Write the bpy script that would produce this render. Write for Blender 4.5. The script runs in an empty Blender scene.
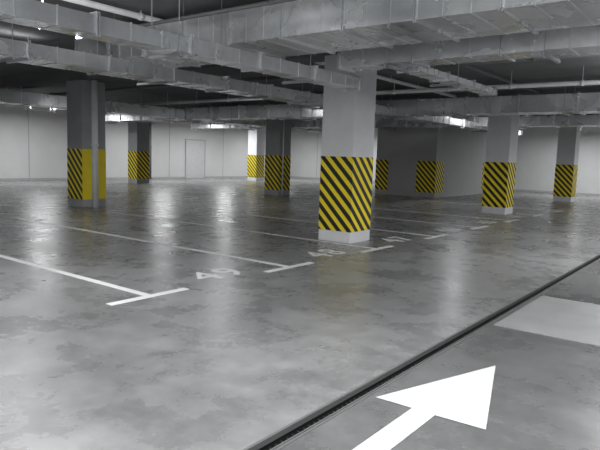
import bpy, bmesh, math, random
from mathutils import Vector, Matrix
random.seed(4)
SC=bpy.context.scene
SC.view_settings.view_transform='Standard'
# ------------------------------------------------------------------ camera
F=580.; yaw=math.radians(37.5); pitch=math.atan(68/F); roll=math.radians(1.82)
f0=Vector((-math.sin(yaw),math.cos(yaw),0)); r0=Vector((math.cos(yaw),math.sin(yaw),0))
f=(f0*math.cos(pitch)-Vector((0,0,1))*math.sin(pitch)); u0=r0.cross(f)
r=r0*math.cos(roll)+u0*math.sin(roll); u=u0*math.cos(roll)-r0*math.sin(roll)
H=1.5
cam=bpy.data.cameras.new('camera'); co=bpy.data.objects.new('camera',cam); SC.collection.objects.link(co)
M=Matrix((r,u,-f)).transposed().to_4x4(); M.translation=Vector((0,0,H)); co.matrix_world=M
cam.sensor_width=36; cam.lens=36*F/600
SC.camera=co
# ------------------------------------------------------------------ materials
def mat(name):
    m=bpy.data.materials.new(name); m.use_nodes=True
    nt=m.node_tree; b=nt.nodes['Principled BSDF']
    return m,nt,b
def N(nt,t,**k):
    n=nt.nodes.new(t)
    for a,v in k.items(): setattr(n,a,v)
    return n
def noise(nt,vec,scale,detail=6,rough=.6,dist=0):
    n=N(nt,'ShaderNodeTexNoise'); n.inputs['Scale'].default_value=scale; n.inputs['Detail'].default_value=detail
    n.inputs['Roughness'].default_value=rough; n.inputs['Distortion'].default_value=dist
    nt.links.new(vec,n.inputs['Vector']); return n.outputs['Fac']
def ramp(nt,fac,stops):
    n=N(nt,'ShaderNodeValToRGB'); e=n.color_ramp.elements
    while len(e)<len(stops): e.new(.5)
    for i,(p,c) in enumerate(stops):
        e[i].position=p; e[i].color=(c,c,c,1) if not isinstance(c,tuple) else c+(1,)
    nt.links.new(fac,n.inputs['Fac']); return n.outputs['Color']
def mixc(nt,a,b,fac,mode='MIX'):
    n=N(nt,'ShaderNodeMix'); n.data_type='RGBA'; n.blend_type=mode
    for s,v in ((n.inputs[6],a),(n.inputs[7],b),(n.inputs[0],fac)):
        if hasattr(v,'is_linked') or hasattr(v,'links'): nt.links.new(v,s)
        elif isinstance(v,(int,float)): s.default_value=v
        else: s.default_value=tuple(v)+(1,)
    return n.outputs[2]
def bump(nt,b,h,s=.2,d=.01):
    n=N(nt,'ShaderNodeBump'); n.inputs['Strength'].default_value=s; n.inputs['Distance'].default_value=d
    nt.links.new(h,n.inputs['Height']); nt.links.new(n.outputs[0],b.inputs['Normal'])
def coord(nt): return N(nt,'ShaderNodeTexCoord').outputs['Object']

def concrete(name,lo,hi,scale=1.2,rough=.85,tint=(1,1,1)):
    m,nt,b=mat(name); c=coord(nt)
    n1=noise(nt,c,scale,8,.65,.3)
    col=ramp(nt,n1,[(.3,tuple(lo*t for t in tint)),(.7,tuple(hi*t for t in tint))])
    nt.links.new(col,b.inputs['Base Color']); b.inputs['Roughness'].default_value=rough
    bump(nt,b,noise(nt,c,25,5),.15,.01)
    return m
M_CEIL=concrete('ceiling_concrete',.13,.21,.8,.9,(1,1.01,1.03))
M_WALL=concrete('wall_paint_white',.60,.68,.5,.8,(1,1,1))
M_WALLG=concrete('wall_paint_grey',.42,.48,.6,.8)
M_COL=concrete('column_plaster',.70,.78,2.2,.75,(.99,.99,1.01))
M_COL_SHADED=concrete('column_plaster_shaded',.32,.40,2.2,.8,(1,1.01,1.03))  # darker copy of the column plaster, shade of the dim back zone in its colour
M_PATCH=concrete('slab_light_concrete',.24,.32,2.5,.5)

def floor_mat(name,base,seed,contrast=1.):
    m,nt,b=mat(name); c=coord(nt)
    mp=N(nt,'ShaderNodeMapping'); mp.inputs['Location'].default_value=(seed,seed*2,0); nt.links.new(c,mp.inputs[0]); v=mp.outputs[0]
    big=noise(nt,v,.5,5,.55,.2); med=noise(nt,v,1.5,9,.68,.1); fine=noise(nt,v,8,9,.76); blot=noise(nt,v,3.6,7,.62,.1)
    k=contrast
    col=ramp(nt,big,[(.3,base*(1-.24*k)),(.7,base*(1+.16*k))])
    col=mixc(nt,col,ramp(nt,med,[(.32,.58),(.50,.92),(.68,1.14)]),.8*k,'MULTIPLY')
    col=mixc(nt,col,ramp(nt,blot,[(.34,.80),(.62,1.05)]),.8*k,'MULTIPLY')
    col=mixc(nt,col,ramp(nt,fine,[(.3,.80),(.62,1.05)]),.8,'MULTIPLY')
    nt.links.new(col,b.inputs['Base Color'])
    rr=ramp(nt,med,[(.3,.21),(.7,.36)]); nt.links.new(rr,b.inputs['Roughness'])
    b.inputs['Specular IOR Level'].default_value=.55
    bump(nt,b,noise(nt,v,3,4),.05,.02)
    return m
M_FLOOR=floor_mat('polished_concrete_floor',.27,3.1)
M_DRIVE=floor_mat('driveway_concrete_floor',.145,9.3,.7)
def simple(name,c,rough=.5,metal=0.,sc=6,var=.15):
    m,nt,b=mat(name); v=coord(nt); n=noise(nt,v,sc,5)
    col=mixc(nt,tuple(x*(1-var) for x in c),tuple(min(1,x*(1+var)) for x in c),n)
    nt.links.new(col,b.inputs['Base Color']); b.inputs['Roughness'].default_value=rough; b.inputs['Metallic'].default_value=metal
    return m
M_BLACK=simple('drain_black',(.01,.01,.01),.8)
M_STEEL=simple('drain_steel',(.16,.16,.16),.5,.3)
M_RODS=simple('hanger_steel',(.45,.46,.47),.4,.6)
M_PIPEW=simple('pipe_grey_white',(.78,.79,.80),.4)
M_PIPED=simple('pipe_dark',(.14,.145,.15),.5)
M_LAMPH=simple('lamp_housing_white',(.7,.7,.7),.4)
M_DOOR=simple('door_light_grey_paint',(.56,.57,.58),.5)
M_TRIM=simple('wall_joint_grey',(.42,.42,.43),.6)
def galv():
    m,nt,b=mat('galvanised_steel'); c=coord(nt)
    n1=noise(nt,c,1.0,4,.5,.6); n2=noise(nt,c,14,4,.6)
    col=ramp(nt,n1,[(.3,(.70,.72,.74)),(.7,(.92,.93,.95))])
    col=mixc(nt,col,ramp(nt,n2,[(.3,.88),(.7,1.04)]),.8,'MULTIPLY')
    nt.links.new(col,b.inputs['Base Color']); b.inputs['Metallic'].default_value=.6
    nt.links.new(ramp(nt,n1,[(.3,.20),(.7,.36)]),b.inputs['Roughness'])
    bump(nt,b,noise(nt,c,1.8,2,.4,.4),.4,.04)
    return m
M_GALV=galv()
def stripes():
    m,nt,b=mat('hazard_stripes_yellow_black'); c=coord(nt)
    s=N(nt,'ShaderNodeSeparateXYZ'); nt.links.new(c,s.inputs[0])
    def ma(op,a,bb):
        n=N(nt,'ShaderNodeMath',operation=op)
        for i,v in enumerate((a,bb)):
            if isinstance(v,(int,float)): n.inputs[i].default_value=v
            else: nt.links.new(v,n.inputs[i])
        return n.outputs[0]
    q=ma('ADD',ma('ADD',s.outputs[0],s.outputs[1]),s.outputs[2])
    fr=ma('FRACT',ma('DIVIDE',ma('ADD',q,20.),.225),0.)
    k=ma('GREATER_THAN',fr,.49)
    wear=noise(nt,c,12,5)
    ye=mixc(nt,(.90,.70,.015),(1.0,.82,.03),wear)
    col=mixc(nt,ye,(.018,.018,.02),k)
    nt.links.new(col,b.inputs['Base Color']); b.inputs['Roughness'].default_value=.55
    return m
M_HAZ=stripes()
M_YEL=simple('guard_yellow',(.90,.72,.03),.5,0,8,.08)
def paint(name,lo,hi):
    m,nt,b=mat(name); c=coord(nt)
    w=noise(nt,c,14,8,.75); w2=noise(nt,c,2.5,4)
    col=mixc(nt,ramp(nt,w,[(.28,lo),(.40,hi)]),ramp(nt,w2,[(.3,.88),(.6,1.)]),1.,'MULTIPLY')
    nt.links.new(col,b.inputs['Base Color']); b.inputs['Roughness'].default_value=.7
    return m
M_PAINT=paint('road_paint_white',.48,.76)
M_PAINTA=paint('arrow_paint_white',.48,.57)
# ------------------------------------------------------------------ mesh helpers
def box(bm,x0,x1,y0,y1,z0,z1,mi=0):
    v=[bm.verts.new(p) for p in ((x0,y0,z0),(x1,y0,z0),(x1,y1,z0),(x0,y1,z0),(x0,y0,z1),(x1,y0,z1),(x1,y1,z1),(x0,y1,z1))]
    for q in ((3,2,1,0),(4,5,6,7),(0,1,5,4),(1,2,6,5),(2,3,7,6),(3,0,4,7)):
        fc=bm.faces.new([v[i] for i in q]); fc.material_index=mi
def tube(bm,p,q,rad,mi=0,n=14):
    p=Vector(p); q=Vector(q); d=q-p; L=d.length
    rot=Vector((0,0,1)).rotation_difference(d.normalized()).to_matrix().to_4x4()
    before=set(bm.faces)
    bmesh.ops.create_cone(bm,cap_ends=True,segments=n,radius1=rad,radius2=rad,depth=L,matrix=Matrix.Translation((p+q)/2)@rot)
    for fc in bm.faces:
        if fc not in before:
            fc.material_index=mi
            fc.smooth=len(fc.verts)==4
def sphere(bm,p,rad,mi=0):
    before=set(bm.faces)
    bmesh.ops.create_uvsphere(bm,u_segments=12,v_segments=8,radius=rad,matrix=Matrix.Translation(p))
    for fc in bm.faces:
        if fc not in before: fc.material_index=mi; fc.smooth=True
def obj(name,bm,mats,loc=(0,0,0),bevel=0,parent=None):
    me=bpy.data.meshes.new(name); bm.to_mesh(me); bm.free()
    for m in mats: me.materials.append(m)
    o=bpy.data.objects.new(name,me); SC.collection.objects.link(o); o.location=loc
    if parent: o.parent=parent
    if bevel:
        mo=o.modifiers.new('bevel','BEVEL'); mo.width=bevel; mo.segments=2; mo.limit_method='ANGLE'
    return o
# ------------------------------------------------------------------ shell
XW,XE,YS,YN,ZC=-27.,5.,-5.,33.,3.6
D0,D1=-1.905,-1.79
bm=bmesh.new()
prof=[(XW,0,0),(D0,0,2),(D0,-.12,2),(D1,-.12,2),(D1,0,1),(XE,0,1)]
pv=[[bm.verts.new((x,y,z)) for x,z,_ in prof] for y in (YS,YN)]
mis=[0,2,2,2,1]
for i in range(5):
    fc=bm.faces.new((pv[0][i],pv[0][i+1],pv[1][i+1],pv[1][i])); fc.material_index=mis[i]
obj('floor',bm,[M_FLOOR,M_DRIVE,M_BLACK])
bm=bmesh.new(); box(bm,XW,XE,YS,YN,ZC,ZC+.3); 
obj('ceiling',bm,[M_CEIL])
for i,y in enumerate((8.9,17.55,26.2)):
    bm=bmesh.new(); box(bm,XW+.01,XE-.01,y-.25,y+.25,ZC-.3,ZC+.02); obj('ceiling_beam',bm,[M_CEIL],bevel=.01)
for nm,a in dict(wall_west=(XW-.3,XW,YS-.3,YN+.3),wall_east=(XE,XE+.3,YS-.3,YN+.3),wall_south=(XW,XE,YS-.3,YS),wall_north=(XW,XE,YN,YN+.3)).items():
    bm=bmesh.new(); box(bm,*a,0,ZC+.3); obj(nm,bm,[M_WALL])
YB=28.4
bm=bmesh.new(); box(bm,-13.,-10.2,22.3,YB,0,ZC); o=obj('wall_stairwell',bm,[M_WALLG])
bm=bmesh.new()
for x0,x1,y0,y1 in ((-13.012,-12.4,22.288,22.3),(-11.05,-10.19,22.288,22.3),(-10.2,-10.188,22.288,23.1),(-10.2,-10.188,YB-.8,YB)):
    box(bm,x0,x1,y0,y1,.2,1.5)
obj('hazard_stripe_panel',bm,[M_HAZ])
# wall joints and door
bm=bmesh.new()
for y in (14.,18.,22.4,26.8,31.): box(bm,XW,XW+.012,y-.015,y+.015,0,3.3)
obj('trim_1',bm,[M_TRIM])
bm=bmesh.new()
for x in (-24.,-20.,-16.,-8.,-4.,0.): box(bm,x-.015,x+.015,YN-.012,YN,0,3.3)
obj('trim_2',bm,[M_TRIM])
bm=bmesh.new(); box(bm,XW,XE,YN-.02,YN,0,.1); obj('baseboard_north',bm,[M_TRIM])
bm=bmesh.new(); box(bm,XW,XW+.02,YS,YN-.03,0,.1); obj('baseboard_west',bm,[M_TRIM])
def door(name,loc,rotz,w=1.0,h=2.1):
    e=bpy.data.objects.new(name,None); SC.collection.objects.link(e); e.location=loc; e.rotation_euler=(0,0,rotz)
    bm=bmesh.new()
    box(bm,-w/2-.06,-w/2,-.06,0,0,h+.06); box(bm,w/2,w/2+.06,-.06,0,0,h+.06); box(bm,-w/2,w/2,-.06,0,h,h+.06)
    obj('frame',bm,[M_TRIM],parent=e,bevel=.006)
    bm=bmesh.new(); box(bm,-w/2+.005,w/2-.005,-.045,-.005,.01,h-.005); obj('leaf',bm,[M_DOOR],parent=e,bevel=.004)
    bm=bmesh.new(); tube(bm,(w/2-.1,-.09,1.02),(w/2-.24,-.09,1.02),.011,0,8); tube(bm,(w/2-.1,-.09,1.02),(w/2-.1,-.04,1.02),.011,0,8); obj('handle',bm,[M_RODS],parent=e)
door('door_1',(XW+.001,24.4,0),math.pi/2,1.5,2.3)
# ------------------------------------------------------------------ columns
def column(x,y,s=.7,zt=ZC-.3,yellow_guard=False,m=None):
    bm=bmesh.new(); h=s/2
    box(bm,-h,h,-h,h,0,zt,0)
    k=h+.006
    box(bm,-k,k,-k,-h+.001,.2,1.53,1); box(bm,-k,k,h-.001,k,.2,1.53,1)
    box(bm,h-.001,k,-k,k,.2,1.53,2 if yellow_guard else 1); box(bm,-k,-h+.001,-k,k,.2,1.53,1)
    return obj('concrete_column',bm,[m or M_COL,M_HAZ,M_YEL],(x,y,0),bevel=.012)
column(-5.83,8.95,.68)
column(-5.95,17.55)
column(-14.2,8.95,yellow_guard=True,m=M_COL_SHADED)
column(-14.62,17.5,m=M_COL_SHADED)
column(-23.35,17.5,m=M_COL_SHADED); column(-23.35,8.9,m=M_COL_SHADED); column(-23.6,26.2); column(-14.7,26.3,m=M_COL_SHADED); column(-6.1,26.2)
column(3.3,8.9); column(3.3,17.5)
# ------------------------------------------------------------------ ducts
def duct(name,axis,a0,a1,c,w,z0,z1,seg=1.2,hang=2.4):
    bm=bmesh.new()
    def bx(p0,p1,q0,q1,za,zb,mi=0):
        if axis=='X': box(bm,p0,p1,q0,q1,za,zb,mi)
        else: box(bm,q0,q1,p0,p1,za,zb,mi)
    bx(a0,a1,c-w/2,c+w/2,z0,z1)
    n=max(1,round((a1-a0)/seg))
    e=.03
    for i in range(n+1):
        p=a0+(a1-a0)*i/n
        bx(p-.022,p-.004,c-w/2-e,c+w/2+e,z0-e,z1+e,0); bx(p+.004,p+.022,c-w/2-e,c+w/2+e,z0-e,z1+e,0)
        if i<n:
            for t in (.33,.66):
                pp=p+(a1-a0)/n*t
                bx(pp-.008,pp+.008,c-w/2-.009,c+w/2+.009,z0-.009,z1+.009,0)
    m=max(1,round((a1-a0)/hang))
    for i in range(m):
        p=a0+(a1-a0)*(i+.4)/m
        bx(p-.02,p+.02,c-w/2-.12,c+w/2+.12,z0-.075,z0-.035,1)
        for s in (-1,1):
            q=c+s*(w/2+.08)
            if axis=='X': tube(bm,(p,q,z0-.09),(p,q,ZC),.006,1,6)
            else: tube(bm,(q,p,z0-.09),(q,p,ZC),.006,1,6)
    return obj(name,bm,[M_GALV,M_RODS],bevel=.004)
duct('ventilation_duct','X',-9.5,3.5,6.4,1.15,3.0,3.42,.9)
duct('ventilation_duct','X',-5.1,3.5,7.75,.5,2.88,3.16)
duct('ventilation_duct','X',-24,3.5,15.4,.8,2.78,3.2,1.4,2.8)
duct('ventilation_duct','Y',1.0,8.4,-5.45,.32,2.66,2.84)
duct('ventilation_duct','Y',3.,27,-8.6,.6,2.78,3.0,1.3,2.6)
duct('ventilation_duct','Y',2.,27,-17.5,.7,2.8,3.15,1.4,2.8)
duct('ventilation_duct','X',-24,3.,23.-1.2,.7,2.85,3.2,1.4,2.8)
duct('cable_tray','Y',8.1,11.5,-4.25,.3,2.85,2.95)
# ------------------------------------------------------------------ pipes
def pipe(name,pts,rad,m,coll=1.5,hang=True):
    bm=bmesh.new()
    for a,b in zip(pts,pts[1:]):
        tube(bm,a,b,rad)
        a=Vector(a); b=Vector(b); L=(b-a).length; n=int(L/coll)
        for i in range(1,n):
            p=a.lerp(b,i/n); d=(b-a).normalized()*.03
            tube(bm,p-d,p+d,rad*1.25,0)
            if hang and abs(d.z)<.001: tube(bm,p,(p.x,p.y,ZC),.006,0,6)
    for p in pts[1:-1]: sphere(bm,Vector(p),rad*1.12)
    return obj(name,bm,[m])
pipe('sprinkler_pipe',[(-4.9,1,3.5),(-4.9,26,3.5)],.03,M_PIPED)
pipe('sprinkler_pipe',[(-7.4,1,3.5),(-7.4,27,3.5)],.045,M_PIPEW)
pipe('sprinkler_pipe',[(-24,10.1,3.24),(3,10.1,3.24)],.04,M_PIPED)
pipe('sprinkler_pipe',[(-24,5.2,3.24),(3,5.2,3.24)],.025,M_PIPED)
pipe('sprinkler_pipe',[(-11.5,2,3.5),(-11.5,22,3.5)],.05,M_PIPEW)
pipe('sprinkler_pipe',[(-24,13.6,3.25),(3,13.6,3.25)],.05,M_PIPEW)
pipe('drain_pipe',[(-13.5,8.75,0.),(-13.5,8.75,3.28)],.08,M_PIPEW,1.2,False)
pipe('drain_pipe',[(-26.85,20.9,0.),(-26.85,20.9,3.55)],.08,M_PIPED,1.2,False)
pipe('electrical_conduit',[(-14.2,17.3,0.0),(-14.2,17.3,3.3)],.03,M_PIPEW,1.0,False)
# ------------------------------------------------------------------ drain channel
bm=bmesh.new()
for x in (D0-.012,D1-.006): box(bm,x,x+.018,YS+.01,YN-.01,-.03,.004,0)
box(bm,(D0+D1)/2-.006,(D0+D1)/2+.006,YS+.01,YN-.01,-.06,-.03,0)
y=YS+.05
while y<YN-.1:
    box(bm,D0+.012,D1-.012,y,y+.012,-.08,-.05,1); y+=.05
obj('drainage_channel',bm,[M_STEEL,M_BLACK])
# ------------------------------------------------------------------ markings
bm=bmesh.new()
zt=.004
def flat(x0,x1,y0,y1): box(bm,x0,x1,y0,y1,.0005,zt)
for i in range(0,9):
    y=3.78+2.35*(i-1)
    flat(-4.90,-4.80,y-.5,y+.5)
    flat(-12.6 if i<4 else (-5.5 if i==7 else -10.2),-4.90,y-.045,y+.045)
obj('parking_stall_lines',bm,[M_PAINT])
def number(s,yc):
    cu=bpy.data.curves.new('t','FONT'); cu.body=s; cu.size=.66; cu.align_x='CENTER'; cu.align_y='CENTER'; cu.extrude=.0015; cu.offset=.008; cu.space_character=1.2
    t=bpy.data.objects.new('t',cu); SC.collection.objects.link(t)
    bpy.context.view_layer.update()
    me=bpy.data.meshes.new_from_object(t.evaluated_get(bpy.context.evaluated_depsgraph_get()))
    bpy.data.objects.remove(t)
    me.materials.clear(); me.materials.append(M_PAINT)
    o=bpy.data.objects.new('stall_number_marking',me); SC.collection.objects.link(o)
    o.location=(-5.17,yc,.0035); o.rotation_euler=(0,0,math.pi/2)
for i,s in enumerate(('49','48','47','46','45','44')):
    number(s,3.78+2.35*i+1.30)
bm=bmesh.new()
pts=[(-1.49,1.7),(-1.34,1.7),(-1.34,3.12),(-1.04,3.14),(-1.36,4.22),(-1.74,3.11),(-1.49,3.12)]
fc=bm.faces.new([bm.verts.new((x,y,.004)) for x,y in pts])
obj('direction_arrow_marking',bm,[M_PAINTA])
bm=bmesh.new(); box(bm,-1.75,.6,5.3,6.9,.0005,.006); obj('floor_slab_patch',bm,[M_PATCH])
# ------------------------------------------------------------------ lamps
def lamp(x,y,z,axis,power,L=1.25,up=.3):
    e=bpy.data.objects.new('linear_ceiling_lamp',None); SC.collection.objects.link(e); e.location=(x,y,z)
    if axis=='Y': e.rotation_euler=(0,0,math.pi/2)
    bm=bmesh.new(); box(bm,-L/2,L/2,-.07,.07,.005,.07); 
    for s in (-1,1):
        box(bm,s*L/2-.015,s*L/2+.015,-.075,.075,-.005,.075)
        tube(bm,(s*L*.35,0,.06),(s*L*.35,0,ZC-z),.006,0,6)
    obj('housing',bm,[M_LAMPH],parent=e)
    for nm,pw,zz,rx in (('tube_light',power,-.002,0),('up_fill',power*up,.078,math.pi)):  # second light is an added upward fill to brighten ducts and ceiling
        if pw<=0: continue
        l=bpy.data.lights.new(nm,'AREA'); l.shape='RECTANGLE'; l.size=L*.95; l.size_y=.12; l.energy=pw; l.color=(.975,.99,1)
        lo=bpy.data.objects.new(nm,l); SC.collection.objects.link(lo); lo.parent=e; lo.location=(0,0,zz); lo.rotation_euler=(rx,0,0)
for y,p in ((-3,135),(0.2,115),(3.4,90)): 
    lamp(-1.2,y,2.75,'Y',p,up=1.); lamp(2.5,y,2.75,'Y',80,up=.8)
for y,p in ((-3.6,105),(-.4,68),(2.8,66)): lamp(-5.9,y,2.75,'Y',p,up=1.)
for y in (9.5,13,18,25,30): lamp(-.8,y,2.75,'Y',115,up=.6)
for y in (7,13.,19.5,24,29): lamp(-24.0,y,3.1,'Y',125,up=.15)
for x in (-20,-16,-7,-3): lamp(x,30.3,3.1,'X',100,up=.15)
for p in ((-12.5,12.4),(-19.5,5.5),(-8.0,19.6),(-11.,5.3)): lamp(p[0],p[1],3.3,'Y',34,up=.1)  # last two are fill lamps added to brighten stairwell front and drain pipe
w=bpy.data.worlds.new('world'); SC.world=w; w.use_nodes=True; w.node_tree.nodes['Background'].inputs[0].default_value=(.5,.52,.55,1); w.node_tree.nodes['Background'].inputs[1].default_value=.1
